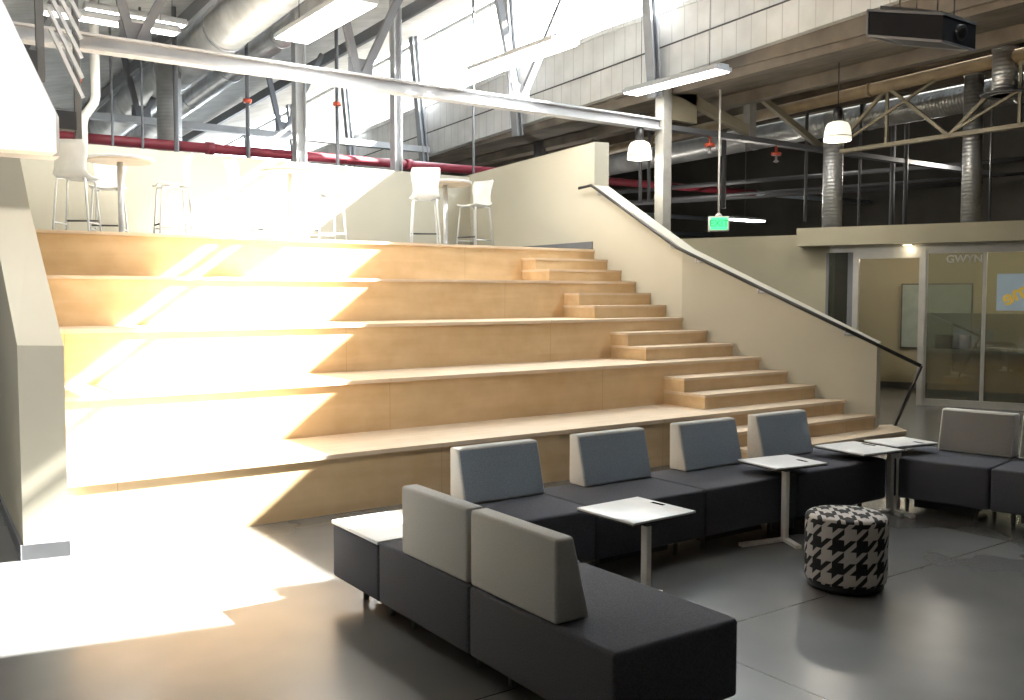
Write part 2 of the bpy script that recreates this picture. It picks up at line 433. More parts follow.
# ------------------------------------------------------------------ glass office along an angled line
G0 = Vector((12.82, 7.71, 0)); g = Vector((-.41, .912, 0)).normalized(); gn = Vector((.912, .41, 0)).normalized()
def G(s, o, z): return G0+g*s+gn*o+Vector((0, 0, z))
def gbox(b, s0, s1, o0, o1, z0, z1, mi=0):
    b.hexa([G(s0, o0, z0), G(s1, o0, z0), G(s1, o1, z0), G(s0, o1, z0)], [G(s0, o0, z1), G(s1, o0, z1), G(s1, o1, z1), G(s0, o1, z1)], mi); return b
struct(gbox(MB(), -5, 1.78, -.32, .1, 2.37, 2.64), 'trim_fascia', M['wall_tan'], 'tan soffit fascia over the glass office front')
struct(gbox(MB(), 1.3, 9.5, .0, .14, 0, 2.56), 'wall_office_front', M['wall_tan'], 'tan wall beyond the glass office')
struct(gbox(MB(), -5, 1.4, 2.6, 2.72, 0, 2.6), 'wall_office_back', M['wall_tan'], 'tan wall inside the glass office')
struct(gbox(gbox(MB(), -5, 1.35, .06, 2.7, 2.56, 2.64), -5.1, -5, 0, 2.7, 0, 2.6), 'ceiling_office', M['wall_tan'], 'ceiling of the glass office')
struct(gbox(MB(), -5, 1.4, 2.575, 2.6, 0, .1), 'baseboard_office', M['steel_dark'], 'black baseboard inside the glass office')
struct(gbox(MB(), -4.9, 1.35, -.02, .10, 2.27, 2.37), 'trim_header', M['alu'], 'aluminium head frame of the glass office front')
# glazed panels: (start, end)
for i, (s0, s1, fr) in enumerate([(-2.02, -.79, True), (-.79, -.02, True), (-3.3, -2.02, True)]):
    f = MB()
    gbox(f, s0, s0+.025, -.01, .06, .05, 2.27); gbox(f, s1-.025, s1, -.01, .06, .05, 2.27)
    gbox(f, s0, s1, -.02, .07, 0, .10); gbox(f, s0, s1, -.01, .06, 2.23, 2.27)
    o = struct(f, 'window_%d' % (20+i), M['alu'], 'tall office glass panel with aluminium frame and frosted lower half')
    gbox(MB(), s0+.025, s1-.025, .02, .03, .10, 2.23).build('pane', M['office_glass'], o)
    gbox(MB(), s0+.025, s1-.025, .032, .034, .10, 1.36).build('frosted_film', M['frost'], o)
f = gbox(MB(), 1.0, 1.08, -.01, .06, 0, 2.27); gbox(f, 1.36, 1.4, -.01, .06, 0, 2.27); gbox(f, 1.0, 1.4, -.01, .06, 0, .05)
o = struct(f, 'window_23', M['steel_mid'], 'narrow glass side panel left of the office doorway')
gbox(MB(), 1.08, 1.36, .0, -.01, .05, 2.27).build('pane', glass_material('side_glass', (.30, .33, .30), .10), o)
f = gbox(MB(), -.02, .07, -.03, .08, 0, 2.27); gbox(f, .92, 1.0, -.03, .08, 0, 2.27); gbox(f, .07, .92, -.03, .08, 2.17, 2.27)
struct(f, 'door_1', M['alu'], 'aluminium frame of the open office doorway')

# office contents
t = thing('whiteboard', 'pale green glass whiteboard on tan wall inside the office doorway', 'whiteboard', G(.1, 2.55, .75))
gbox(MB(), -.45, .67, 2.555, 2.575, .70, 1.82).build('frame', M['steel_dark'], t)
gbox(MB(), -.43, .65, 2.545, 2.556, .72, 1.80).build('board_surface', M['board'], t)
t = thing('reception_desk', 'maple fronted desk with grey worktop seen through the office glass', 'desk', G(-1.7, 1.8, 0))
gbox(MB(), -3., .10, 1.5, 2.1, .1, .70).build('cabinet', M['maple'], t)
gbox(MB(), -3.05, .15, 1.45, 2.15, .70, .75).build('worktop', M['alu'], t)
gbox(MB(), -3., .07, 1.55, 2.05, 0, .1).build('plinth', M['steel_dark'], t)
tag(gbox(MB(), -.50, .02, 1.7, 1.98, .752, .97).build('printer', M['black']), 'black box shaped printer on the office desk', 'printer')
# lettered film on the glass
t = thing('window_sign', 'pale blue window film with yellow reversed script behind the right office pane', 'sign', G(-1.45, .3, 1.42))
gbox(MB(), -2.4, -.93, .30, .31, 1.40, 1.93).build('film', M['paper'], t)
def letter(ch, s, o, z, size, tilt, parent, m, mirror=True, name='letter'):
    me = text_mesh(ch, size, .003, mirror); me.name = name; me.materials.append(m)
    ob = bpy.data.objects.new(name, me); col.objects.link(ob)
    X = -g; Z = Vector((0, 0, 1)); Nn = X.cross(Z)
    mm = Matrix((X, Z, Nn)).transposed().to_4x4()
    ob.parent = parent
    ob.matrix_local = Matrix.Translation(G(s, o, z)-parent.location) @ mm @ Matrix.Rotation(tilt, 4, 'Z')
    return ob
# read from behind: the word runs away to the right of the frame
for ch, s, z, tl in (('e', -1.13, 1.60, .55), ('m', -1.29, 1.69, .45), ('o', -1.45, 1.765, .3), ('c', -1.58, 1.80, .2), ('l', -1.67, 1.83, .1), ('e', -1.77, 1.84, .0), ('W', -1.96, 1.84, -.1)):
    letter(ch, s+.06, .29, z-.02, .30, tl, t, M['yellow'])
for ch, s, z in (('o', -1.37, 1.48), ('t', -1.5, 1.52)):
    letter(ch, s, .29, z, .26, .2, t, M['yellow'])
letter('GWYN', -.52, .0, 2.14, .15, 0, thing('room_sign', 'faint silver letters at the top of the office glass', 'sign', G(-.52, -.0, 2.08)), M['silver_text'], False, 'letters')
for i, (s, oo, lab) in enumerate([(.22, -.17, 'small oval downlight in the soffit above the office doorway'), (-1.12, .55, 'small downlight inside the office behind the right pane')]):
    p = G(s, oo, 2.36 if i == 0 else 2.55)
    t = thing('ceiling_downlight', lab, 'light', p)
    zz = p.z
    MB().lathe([(.085, 0), (.085, -.012), (.062, -.012), (.06, 0)], p).build('ring', M['alu'], t)
    MB().lathe([(.06, -.004), (.06, -.014)], p).build('lens', M['glow_warm'], t)

# ------------------------------------------------------------------ the bleachers
t = thing('bleacher_seating', 'birch plywood amphitheatre steps with a stair at their right end', 'bleachers', (4.8, Y1, 0))
for i in range(5):
    y = wy(3*i); z = (i+1)*3*R; zb = i*3*R
    xr = wxy(y)+.05
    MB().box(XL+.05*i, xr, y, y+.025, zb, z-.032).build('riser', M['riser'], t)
    y2 = wy(3*i+3)+.02 if i < 4 else y+.30
    if i < 4:
        pts = [(XL+.03*i, y-.02), (wxy(y-.02)+.03, y-.02)]
        pts += [(wxy(y2)+.05, y2), (XL+.05*i, y2)]
    else:
        pts = [(1.1, y-.02), (wxy(y)+.02, y-.02), (wxy(y)+.02, y2), (1.1, y2)]
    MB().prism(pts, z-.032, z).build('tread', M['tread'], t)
    x0 = 7.1 if i else 6.9
    for j in (2, 1):
        ya = y-j*D; zs = zb+(3-j)*R
        z0 = zb if j == 2 else zb+R
        xra = wxy(ya)+.03; xrb = wxy(y)+.05
        if i == 0 and j == 2:
            pts = [(x0, ya), (9.31, ya), (9.62, ya+.36), (wxy(y)+.12, y), (x0, y)]
        else:
            pts = [(x0, ya), (xra, ya), (xrb, y), (x0, y)]
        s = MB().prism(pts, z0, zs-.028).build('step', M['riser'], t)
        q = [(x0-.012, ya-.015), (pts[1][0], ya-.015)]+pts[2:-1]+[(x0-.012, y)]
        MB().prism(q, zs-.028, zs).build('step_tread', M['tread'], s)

# handrail
w0 = Vector((wx(-1), wy(-1), 0)); wd = Vector((SK, 1, 0)).normalized(); wn_ = Vector((-1, SK, 0)).normalized()
ra = Vector((9.292, 5.602, .867)); rk = Vector((8.165, 8.13, 2.20)); rt = Vector((8.235, 9.83, 3.115)); re_ = Vector((8.23, 10.09, 3.10)); rb = Vector((9.56, 6.06, .15))
t = thing('stair_handrail', 'dark metal handrail running down the stair side wall to a slanting end post', 'handrail', rb)
MB().tube([re_, rt, rt+(rk-rt)*.5, rk, rk+(ra-rk)*.5, ra], .021, 12).build('rail', M['rail'], t)
MB().tube([ra+Vector((.002, 0, -.005)), rb], .018, 10).build('post', M['rail'], t)
for f, seg in ((.08, 0), (.93, 0), (.1, 1), (.42, 1), (.83, 1)):
    p = rt+(rk-rt)*f if seg == 0 else rk+(ra-rk)*f*.86
    yk = (p.y-Y1)/D
    q = Vector((wx(yk)+.01, p.y+.0, p.z-.06))
    MB().tube([p, p+Vector((0, 0, -.06)), q], .009, 8).lathe([(.03, -.012), (.03, .012)], q+Vector((-.012, 0, 0)), 12).build('bracket', M['chrome'], t)

# ------------------------------------------------------------------ modular sofas
SEAT = .42
def rbox(b, *a, bev=.02): return b.box(*a, bev=bev, seg=3)
def backrest(parent, y0, y1, xo, thick_b, thick_t, h, sgn=1, panel='slate'):
    """wedge cushion: outer face at xo, inner face leaning; runs along local y; inner side = +x*sgn"""
    tmp = bmesh.new()
    xb, xt = xo+sgn*thick_b, xo+sgn*thick_t
    v = [tmp.verts.new(p) for p in ((xo, y0, SEAT+.003), (xb, y0, SEAT+.003), (xb, y1, SEAT+.003), (xo, y1, SEAT+.003),
                                   (xo, y0, h), (xt, y0, h), (xt, y1, h), (xo, y1, h))]
    for f in ([3, 2, 1, 0], [4, 5, 6, 7], [0, 1, 5, 4], [1, 2, 6, 5], [2, 3, 7, 6], [3, 0, 4, 7]):
        tmp.faces.new([v[i] for i in f])
    bmesh.ops.recalc_face_normals(tmp, faces=tmp.faces[:])
    bmesh.ops.bevel(tmp, geom=tmp.edges[:], offset=.014, segments=3, profile=.5, affect='EDGES')
    mb = MB(); mb.merge(tmp, 0, True)
    o = mb.build('backrest', M['grey_fabric'], parent, False)
    # slate face panel laid on the seat side
    e = .0018*sgn; m_ = .012
    def at(f, off): return xb+(xt-xb)*f+off
    h0, h1 = SEAT+.003, h
    f0, f1 = .045, .955
    p = MB()
    q = []
    for off in (e*.3, e):
        q.append([(at(f0, off), y0+m_, h0+(h1-h0)*f0), (at(f0, off), y1-m_, h0+(h1-h0)*f0), (at(f1, off), y1-m_, h0+(h1-h0)*f1), (at(f1, off), y0+m_, h0+(h1-h0)*f1)])
    p.hexa(q[0], q[1])
    pn = p.build('front_panel', M[panel], o, False); pn['label'] = 'slate blue front panel' if panel == 'slate' else 'dark grey front panel'
    return o
def module(name, label, group, loc, rz, L, W, back=None, table=False, panel='slate'):
    """local: back edge at x=0, seat runs to x=W, length along +y"""
    t = thing(name, label, 'sofa' if not table else 'table', loc, rz, group)
    b = rbox(MB(), .0, W, 0.003, L-.003, .118, SEAT if not table else SEAT-.015, bev=.018)
    b.build('base', M['fabric'], t, False)
    MB().box(.17, W-.17, .16, L-.16, .03, .122).build('plinth', M['black'], t, False)
    for x, y in ((.14, .12), (W-.14, .12), (.14, L-.12), (W-.14, L-.12)):
        MB().lathe([(.016, 0), (.016, .122)], (x, y, 0), 12).build('foot', M['steel_dark'], t, False)
    if table:
        MB().box(-.004, W+.004, .0, L, SEAT-.015, SEAT+.004, bev=.004).build('tabletop', M['white'], t, False)['label'] = 'white laminate top'
    if back: backrest(t, back[0], back[1], 0.0, .165, .085, .742, 1, panel)
    return t
GS = 'charcoal modular sofa units'
module('sofa_module', 'charcoal sofa unit at the near open end with long bare seat and pale grey backrest', GS, (2.045, 2.305, 0), 0, .92, .62, (.325, .905))
module('sofa_module', 'charcoal sofa unit between the near end unit and the white topped box', GS, (2.045, 3.225, 0), 0, .825, .62, (.01, .58))
module('side_table', 'low charcoal box with white top at far left end of near sofa', None, (2.045, 4.047, 0), 0, .54, .62, None, True)
# back row: modules run along x, backs against y=4.62; rotate so local +x -> -y
ROW = [(2.70, 3.39, .50, 'first unit of the back sofa row with slate backrest, left end'), (3.39, 4.28, .45, 'second unit of the back sofa row from left with slate backrest'),
       (4.28, 5.17, .43, 'third unit of the back sofa row from left, behind the middle white table'), (5.17, 6.20, .46, 'fourth unit of the back sofa row, longest, running into the corner')]
for x0, x1, bl, lab in ROW:
    # rz=-90deg: local x -> -y, local y -> +x
    L = x1-x0
    wdt = .57
    e = L-.01 if x0 < 5 else .79
    module('sofa_module', lab, GS, (x0, 4.615, 0), -PI/2, L, .63, (e-wdt-.01, e))
# right row, slightly turned: local +x points to the seat front
th = math.radians(11)
u = Vector((math.sin(th), -math.cos(th), 0)); nn = Vector((math.cos(th), math.sin(th), 0))   # u runs towards viewer, nn to the back
F0 = Vector((6.415, 3.37, 0))
# local x axis -> -nn, local y axis -> -u ... rz = th+pi
def right_mod(s0, L, lab, back):
    # back edge origin at far (viewer) end
    o = F0+nn*.63+u*(s0+L)*1.0
    # local x = (cos rz, sin rz) = -nn ; local y = (-sin rz, cos rz) = (sin th, -cos th) = u  -> start at s0
    o = F0+nn*.70+u*s0
    return module('sofa_module', lab, GS, o, th+PI, L, .70, back, panel='mid_grey')
right_mod(-.70, .73, 'right row sofa unit nearest the corner with a grey backrest', (.19, .725))
right_mod(.035, .87, 'right row sofa unit cut off by the right edge with a grey backrest', (.03, .60))

# ------------------------------------------------------------------ white laptop tables
def laptop_table(label, cx, cy, rz, sx, sy, h, stem, feet, slot, group='white laptop tables', sl=.045):
    t = thing('laptop_table', label, 'table', (cx, cy, 0), rz, group)
    MB().box(-sx/2, sx/2, -sy/2, sy/2, h-.012, h, bev=.003).build('tabletop', M['white'], t, False)
    MB().box(-sx/2+.003, sx/2-.003, -sy/2+.003, sy/2-.003, h-.02, h-.012).build('edge_band', M['edge'], t, False)['label'] = 'dark underside edge'
    px, py = stem
    MB().box(px-.016, px+.016, py-.022, py+.022, .02, h-.02, bev=.003).build('stem', M['white_metal'], t, False)
    MB().box(px-.035, px+.035, py-.035, py+.035, h-.026, h-.02).build('mounting_plate', M['black'], t, False)
    for fx, fy in feet:
        MB().bar((px, py, .018), (fx, fy, .012), .04, .022).build('foot', M['white_metal'], t, False)
    sl = MB().box(slot[0]-.013, slot[0]+.013, slot[1]-sl, slot[1]+sl, h-.004, h+.0012).build('handle_slot', M['slot'], t, False)
    return t
laptop_table('white square laptop table nearest the front sofa, left of the ottoman', 3.325, 3.59, math.radians(2), .45, .43, .5, (-.115, -.19), [(-.19, .16), (.2, .02)], (.185, .02))
laptop_table('white square laptop table standing alone in the middle behind the ottoman', 5.11, 4.07, math.radians(-8), .45, .38, .5, (-.125, -.165), [(-.47, -.13), (-.175, -.345)], (.13, -.05))
laptop_table('white laptop table at the corner, left one of the touching pair', 6.07, 4.14, math.radians(-6), .43, .46, .493, (.20, -.128), [(.13, -.09), (.19, -.25)], (.17, .05), sl=.06)
laptop_table('white laptop table at the corner, right one of the touching pair', 6.55, 4.10, math.radians(-10), .42, .33, .5, (-.21, -.165), [(-.25, -.09), (-.245, -.35)], (.08, -.1))

# ------------------------------------------------------------------ houndstooth ottoman
t = thing('ottoman', 'round black and cream houndstooth ottoman standing on the concrete floor', 'ottoman', (4.47, 3.115, 0))
def ottoman():
    r0, h, rad, n = .220, .418, .035, 64
    prof = [(r0-.02, .045), (r0-.004, .055), (r0, .075)]
    prof += [(r0, z) for z in (.15, .22, .29)]
    for k in range(0, 7):
        a = k/6*PI/2; prof.append((r0-rad+rad*math.cos(a), h-rad+rad*math.sin(a)))
    prof += [(r0*.6, h+.004), (r0*.3, h+.006), (.004, h+.006)]
    bm = bmesh.new(); uvl = bm.loops.layers.uv.new('UVMap')
    rep = 2*PI*r0/11
    rings = [[bm.verts.new((r*math.cos(2*PI*k/n), r*math.sin(2*PI*k/n), z)) for k in range(n)] for r, z in prof]
    for i, (A, B) in enumerate(zip(rings, rings[1:])):
        top = i >= 8
        for k in range(n):
            f = bm.faces.new([A[k], A[(k+1) % n], B[(k+1) % n], B[k]]); f.smooth = True
            kk = (k, k+1, k+1, k); pp = (prof[i], prof[i], prof[i+1], prof[i+1])
            for l, ka, p in zip(f.loops, kk, pp):
                if top: l[uvl].uv = (l.vert.co.x/rep+.3, l.vert.co.y/rep+.1)
                else: l[uvl].uv = (ka/n*11, p[1]/rep)
    f = bm.faces.new(rings[-1])
    for l in f.loops: l[uvl].uv = (l.vert.co.x/rep+.3, l.vert.co.y/rep+.1)
    bm.faces.new(rings[0][::-1])
    bmesh.ops.recalc_face_normals(bm, faces=bm.faces[:])
    me = bpy.data.meshes.new('cushion'); bm.to_mesh(me); bm.free(); me.materials.append(M['houndstooth'])
    o = bpy.data.objects.new('cushion', me); col.objects.link(o); o.parent = t
ottoman()
MB().lathe([(.19, .012), (.205, .02), (.205, .05), (.2, .06)], (0, 0, 0), 40).build('base', M['black'], t, False)
for k in range(4):
    a = PI/4+k*PI/2
    MB().lathe([(.02, 0), (.02, .03)], (.14*math.cos(a), .14*math.sin(a), 0), 12).build('glide', M['black'], t, False)

# ------------------------------------------------------------------ bistro tables and bar stools on the landing
def bistro(label, x, y):
    t = thing('bistro_table', label, 'table', (x, y, ZT), 0, 'round bistro tables on the upper landing')
    MB().lathe([(.36, .972), (.385, .982), (.385, 1.0), (.38, 1.003)], n=40).build('tabletop', M['white'], t, False)
    MB().lathe([(.36, .955), (.372, .972)], n=40).build('underside', M['tread'], t, False)
    MB().lathe([(.033, .02), (.033, .96)], n=16).build('pedestal', M['chrome'], t, False)
    MB().lathe([(.28, 0), (.28, .01), (.05, .03)], n=32).build('base', M['chrome'], t, False)
bistro('round white bistro table at the left end of the upper landing', 2.62, 11.85)
bistro('round white bistro table in the sunlit middle of the upper landing', 4.67, 11.67)
bistro('round white bistro table in the shade by the right guard wall', 7.0, 11.62)
def make_stool(label):
    t = thing('bar_stool', label, 'stool', (0, 0, ZT), 0, 'white shell bar stools on the upper landing')
    # shell: local +x is the front. profile (x, z) along the middle, width varies
    prof = [(.21, .690, .16), (.19, .705, .19), (.10, .700, .205), (.0, .695, .205), (-.10, .698, .20), (-.165, .72, .185), (-.195, .78, .17), (-.19, .86, .17), (-.19, .95, .19), (-.21, 1.04, .20), (-.235, 1.10, .185)]
    bm = bmesh.new(); rows = []
    for x, z, w in prof:
        row = []
        for k in range(9):
            f = (k-4)/4
            back = z > .75
            row.append(bm.verts.new((x+(.045*f*f if back else 0), w*f, z+(.0 if back else .022*f*f))))
        rows.append(row)
    for A, B in zip(rows, rows[1:]):
        for k in range(8): bm.faces.new([A[k], A[k+1], B[k+1], B[k]]).smooth = True
    bmesh.ops.recalc_face_normals(bm, faces=bm.faces[:])
    r = bmesh.ops.solidify(bm, geom=bm.faces[:], thickness=.012)
    for f in bm.faces: f.smooth = True
    me = bpy.data.meshes.new('seat_shell'); bm.to_mesh(me); bm.free(); me.materials.append(M['plastic'])
    o = bpy.data.objects.new('seat_shell', me); col.objects.link(o); o.parent = t
    legs = {}
    for sx in (1, -1):
        for sy in (1, -1):
            a = (.15*sx, .15*sy, .68); b_ = (.20*sx, .20*sy, .0); legs[sx, sy] = (a, b_)
            MB().tube([(.06*sx, .1*sy, .688), a, (.155*sx, .155*sy, .66), b_], .0125, 8).build('leg', M['chrome'], t, False)
    def lp(k, f): a, b_ = legs[k]; return Vector(a)*(1-f)+Vector(b_)*f
    MB().tube([lp((1, 1), .66), lp((1, -1), .66)], .011, 8).build('footrest', M['steel_dark'], t, False)['label'] = 'dark footrest bar'
    for sy in (1, -1):
        MB().tube([lp((1, sy), .72), lp((-1, sy), .72)], .009, 8).build('stretcher', M['chrome'], t, False)
    return t
st = [('white shell bar stool seen from behind at the far left table', 2.08, 11.55, 60),
      ('white bar stool tucked behind the far left table', 2.62, 12.50, -110),
      ('white bar stool facing left, right of the far left table', 3.20, 11.75, 176),
      ('white bar stool in full sun left of the middle table', 4.16, 11.95, 5),
      ('white bar stool right of the middle table at the shadow edge', 5.22, 11.75, 178),
      ('white bar stool seen from behind left of the right table', 6.46, 11.28, 65),
      ('white bar stool facing left beside the right guard wall', 7.62, 11.80, 195)]
s0 = make_stool(st[0][0])
for i, (lab, x, y, a) in enumerate(st):
    o = s0 if i == 0 else copy_tree(s0)
    o['label'] = lab; o.location = (x, y, ZT); o.rotation_euler.z = math.radians(a)

# ------------------------------------------------------------------ truss across the hall
def webs(t, nodes, y, zc, ztop, m, dl=(-.25, .5), w=.09):
    for x in nodes:
        for d in dl:
            z1 = ztop(x); x1 = x+d*(z1-zc)
            MB().bar((x+(.04 if d > 0 else -.04), y, zc+.05), (x1, y, z1), w, .07, (0, 1, 0)).build('web_member', m, t)
        MB().box(x-.16, x+.16, y-.012, y+.012, zc+.05, zc+.24).build('gusset_plate', m, t)
t = thing('roof_truss', 'long pale steel truss spanning the hall above the bleachers', 'truss', (4, 10.353, 4.1))
b = MB().box(-4, 10.0, 10.27, 10.44, 4.105, 4.135).box(-4, 10.0, 10.34, 10.37, 4.135, 4.245).box(-4, 10.0, 10.27, 10.44, 4.245, 4.27)
b.build('bottom_chord', M['steel'], t)
b = MB().box(10.0, 20, 10.28, 10.43, 4.12, 4.2); b.build('bottom_chord', M['steel_mid'], t)['label'] = 'darker chord length past the column'
webs(t, (2.47, 5.05, 7.40), 10.353, 4.22, lambda x: zroof(x, 10.35)-.05, M['steel_mid'])
t_main = t
t2 = thing('roof_truss', 'second pale steel truss farther back behind the landing', 'truss', (4, 17.3, 4.3))
MB().box(-4, 10.0, 17.22, 17.38, 4.62, 4.74).build('bottom_chord', M['steel'], t2)
webs(t2, (1.6, 4.2, 6.8), 17.3, 4.7, lambda x: zroof(x, 17.3)-.05, M['steel_mid'])
# steel posts
b = MB().box(9.98, 10.15, 10.24, 10.42, 0, 4.80)
struct(b, 'trim_column', M['col'], 'grey column behind the stair wall under the truss end')
for x, y, w in ((5.77, 14., .17), (7.48, 14.0, .14)):
    b = MB().box(x-w/2, x+w/2, y-.01, y+.01, 0, zroof(x, y)-.04).box(x-w/2, x-w/2+.02, y-.09, y+.09, 0, zroof(x, y)-.04).box(x+w/2-.02, x+w/2, y-.09, y+.09, 0, zroof(x, y)-.04)
    tag(b.build('steel_post', M['steel']), ('thick' if w > .15 else 'slim')+' pale steel post rising behind the back guard wall', 'post')
# red sprinkler main
t = thing('sprinkler_pipe', 'dark red sprinkler main running behind the back guard wall', 'pipe', (6, 14.45, 3.9))
zc = lambda x: 3.845+.008*(x-2)
MB().tube([(-3.9, 14.45, zc(-3.9)), (17.0, 14.45, zc(17))], .075, 14).build('main', M['red'], t)
for x in (1.2, 4.5, 7.95, 11.2): MB().tube([(x-.06, 14.45, zc(x)), (x+.06, 14.45, zc(x))], .095, 14).build('coupling', M['red'], t)
tag(MB().tube([(17.05, 14.45, zc(17.)), (21.5, 14.45, zc(21.5))], .06, 12).build('pipe', M['sky_tint_pipe']), 'far length of the red sprinkler main, coloured pale blue as reflected sky', 'pipe')  # same main; its blue colour stands for reflected sky
# drop conduits with orange red couplings
for i, (x, y, z0, z1, r, ring) in enumerate([(2.62, 14.3, 3.6, 5.15, .03, 4.62), (3.05, 14.2, 3.6, 5.2, .018, None), (3.46, 14.2, 3.6, 5.3, .018, None), (3.95, 14.25, 3.6, 5.35, .035, None), (5.05, 14.3, 3.6, 5.7, .03, 4.62), (6.55, 14.3, 3.6, 5.9, .03, 4.75), (8.95, 13.9, 3.5, 4.75, .02, None)]):
    o = MB().tube([(x, y, 0), (x, y, zroof(x, y)-.04)], r, 10).build('conduit', M['steel_mid'])
    wh = ('leftmost', 'second from left', 'third from left', 'fourth from left', 'fifth, beside the shiny duct', 'sixth, in front of the skylight', 'rightmost, above the wall corner')[i]
    tag(o, 'vertical grey conduit above the red pipe, '+wh, 'conduit', 'conduits above the red pipe')
    if ring:
        MB().tube([(x, y, ring-.03), (x, y, ring+.03)], r+.035, 10).build('coupling', M['orange'], o, True)['label'] = 'orange red coupling'
# jogged white pipe
tag(MB().tube([(2.72, 13.6, zroof(2.72, 13.6)-.01), (2.72, 13.6, 4.30), (2.70, 13.6, 4.2), (2.57, 13.6, 4.0), (2.55, 13.6, 3.9), (2.55, 13.6, 0)], .06, 12).build('drain_pipe', M['white_metal']), 'white pipe with a sideways jog at upper left', 'pipe')

# ------------------------------------------------------------------ ducts
def duct(label, pts, r, name='air_duct', group=None, flange=None, m='duct'):
    """built along local z so that the spiral seams run around it"""
    a, b = Vector(pts[0]), Vector(pts[1]); d = b-a
    t = thing(name, label, 'duct', a, 0, group)
    t.rotation_mode = 'QUATERNION'; t.rotation_quaternion = d.to_track_quat('Z', 'Y')
    L = d.length
    MB().tube([(0, 0, 0), (0, 0, L)], r, 28).build('pipe', M[m], t, False)
    n = max(1, int(L/2.4))
    for k in range(n+1):
        z = L*k/n
        MB().tube([(0, 0, max(0, z-.03)), (0, 0, min(L, z+.03))], r+.012, 28).build('joint_band', M[m], t, False)
    if flange: MB().tube([(0, 0, flange-.012), (0, 0, flange+.012)], r*1.9, 24).build('flange', M['steel_mid'], t, False)
    return t
duct('large round galvanised duct sloping across the upper left under the roof', ((4.55, 11.0, 5.62), (4.55, 30, 5.0)), .34)
duct('smaller round galvanised duct running below the large one', ((5.9, 12.5, 6.0), (5.9, 30, 5.35)), .2)
duct('shiny vertical duct standing behind the left bistro table', ((4.22, 15.6, 0), (4.22, 15.6, 5.35)), .19)
duct('vertical spiral duct right of the exit sign', ((13.0, 9.45, 2.62), (13.0, 9.45, 4.55)), .155, group=None)
duct('vertical spiral duct behind the office fascia, farther right', ((14.1, 7.75, 2.62), (14.1, 7.75, 5.0)), .14)
duct('short hanging duct at upper right ending in a flange', ((13.0, 6.72, 4.36), (13.0, 6.72, 5.0)), .16, flange=.02)
duct('long galvanised duct running away under the dark right ceiling', ((15.4, 5.0, 4.98), (15.4, 24, 4.75)), .24)
duct('brown tinted round pipe along the top of the right truss', ((13.0, 4.0, 4.93), (13.0, 16, 4.62)), .095, 'overhead_pipe', m='brown')
# truss running away on the right
t = thing('side_truss', 'tan steel truss with crossed web bars under the dark right ceiling', 'truss', (13., 8, 3.9))
MB().box(12.95, 13.05, 3, 9.6, 3.89, 3.95).build('bottom_chord', M['steel_tan'], t)
for y0 in (3.5, 5.5, 7.5):
    MB().bar((12.98, y0, 3.93), (12.98, y0+1.0, 4.8), .05, .05).build('web_member', M['steel_tan'], t)
    MB().bar((13.02, y0+2.0, 3.93), (13.02, y0+1.0, 4.8), .05, .05).build('web_member', M['steel_tan'], t)
    MB().bar((13.0, y0+1.0, 3.93), (13.0, y0+1.0, 4.85), .04, .04).build('web_member', M['steel_tan'], t)
    MB().bar((12.96, y0+.2, 4.75), (12.96, y0+2., 3.93), .035, .035).build('web_member', M['steel_tan'], t)
# heavy diagonal braces right of the column
t = thing('knee_brace', 'tan steel brace slanting down to the truss chord right of the column', 'brace', (11.2, 10.35, 4.2))
MB().bar((10.25, 10.35, 4.75), (12.0, 10.35, 4.28), .16, .1, (0, 1, 0)).build('brace_bar', M['steel_tan'], t)
MB().box(11.95, 12.1, 10.28, 10.42, 4.2, 5.02).build('post', M['col'], t)
MB().bar((12.1, 10.35, 4.95), (13.9, 10.35, 4.2), .1, .08, (0, 1, 0)).build('brace_bar', M['steel_tan'], t)
MB().box(10.14, 10.75, 10.3, 10.4, 4.28, 4.85).build('gusset_plate', M['steel_tan'], t)
# pipes deep in the dark bay
deep = [((10.6, 17, 3.55), (21.9, 9, 4.65), .05, 'steel_mid', 'grey pipe crossing the dark bay, upper of the crossing lines'),
        ((10.6, 17.2, 3.35), (21.9, 9.6, 4.35), .035, 'steel_mid', 'thin grey pipe crossing the dark bay just below the upper one'),
        ((10.3, 18, 3.7), (21.5, 18, 3.72), .06, 'sky_tint_pipe', 'pale blue pipe across the dark bay below the red main'),
        ((10.3, 20, 3.45), (21.5, 20, 3.45), .07, 'sky_tint_pipe', 'pale blue pipe lowest across the dark bay near the strip light'),
        ((14.6, 16, 3.72), (21.9, 11.8, 4.28), .06, 'steel_mid', 'light grey conduit slanting up behind the vertical ducts')]
for a, b_, r, mm, lab in deep:
    tag(MB().tube([a, b_], r, 10).build('hanging_pipe', M[mm]), lab, 'pipe')
hang = [(11.15, 12, 3.2, 4.7, .03), (12.3, 13, 3.4, 4.9, .03), (13.8, 12.5, 3.3, 5, .045), (14.6, 11.2, 3.0, 5.1, .03), (15.1, 10.4, 2.6, 5.2, .025), (16.4, 10.3, 2.6, 5.2, .04), (17.4, 9.2, 2.6, 5.4, .02), (11.6, 15.5, 2.9, 4.7, .13), (12.6, 15., 2.9, 4.8, .03), (16.9, 10.9, 2.6, 5.3, .05)]
pos = ('nearest the column', 'second right of the column', 'third right of the column', 'left of the first spiral duct', 'just right of the first spiral duct', 'midway between the two spiral ducts', 'right of the second spiral duct', 'thick one low behind the column', 'behind the exit sign rod', 'deep between the two spiral ducts')
for (x, y, z0, z1, r), p in zip(hang, pos):
    z1 = zroof2(x, y)
    tag(MB().tube([(x, y, z0), (x, y, z1)], r, 10).build('hanger_rod', M['steel_mid']), 'vertical grey pipe in the dark right bay, '+p, 'pipe', 'vertical pipes in the dark right bay')
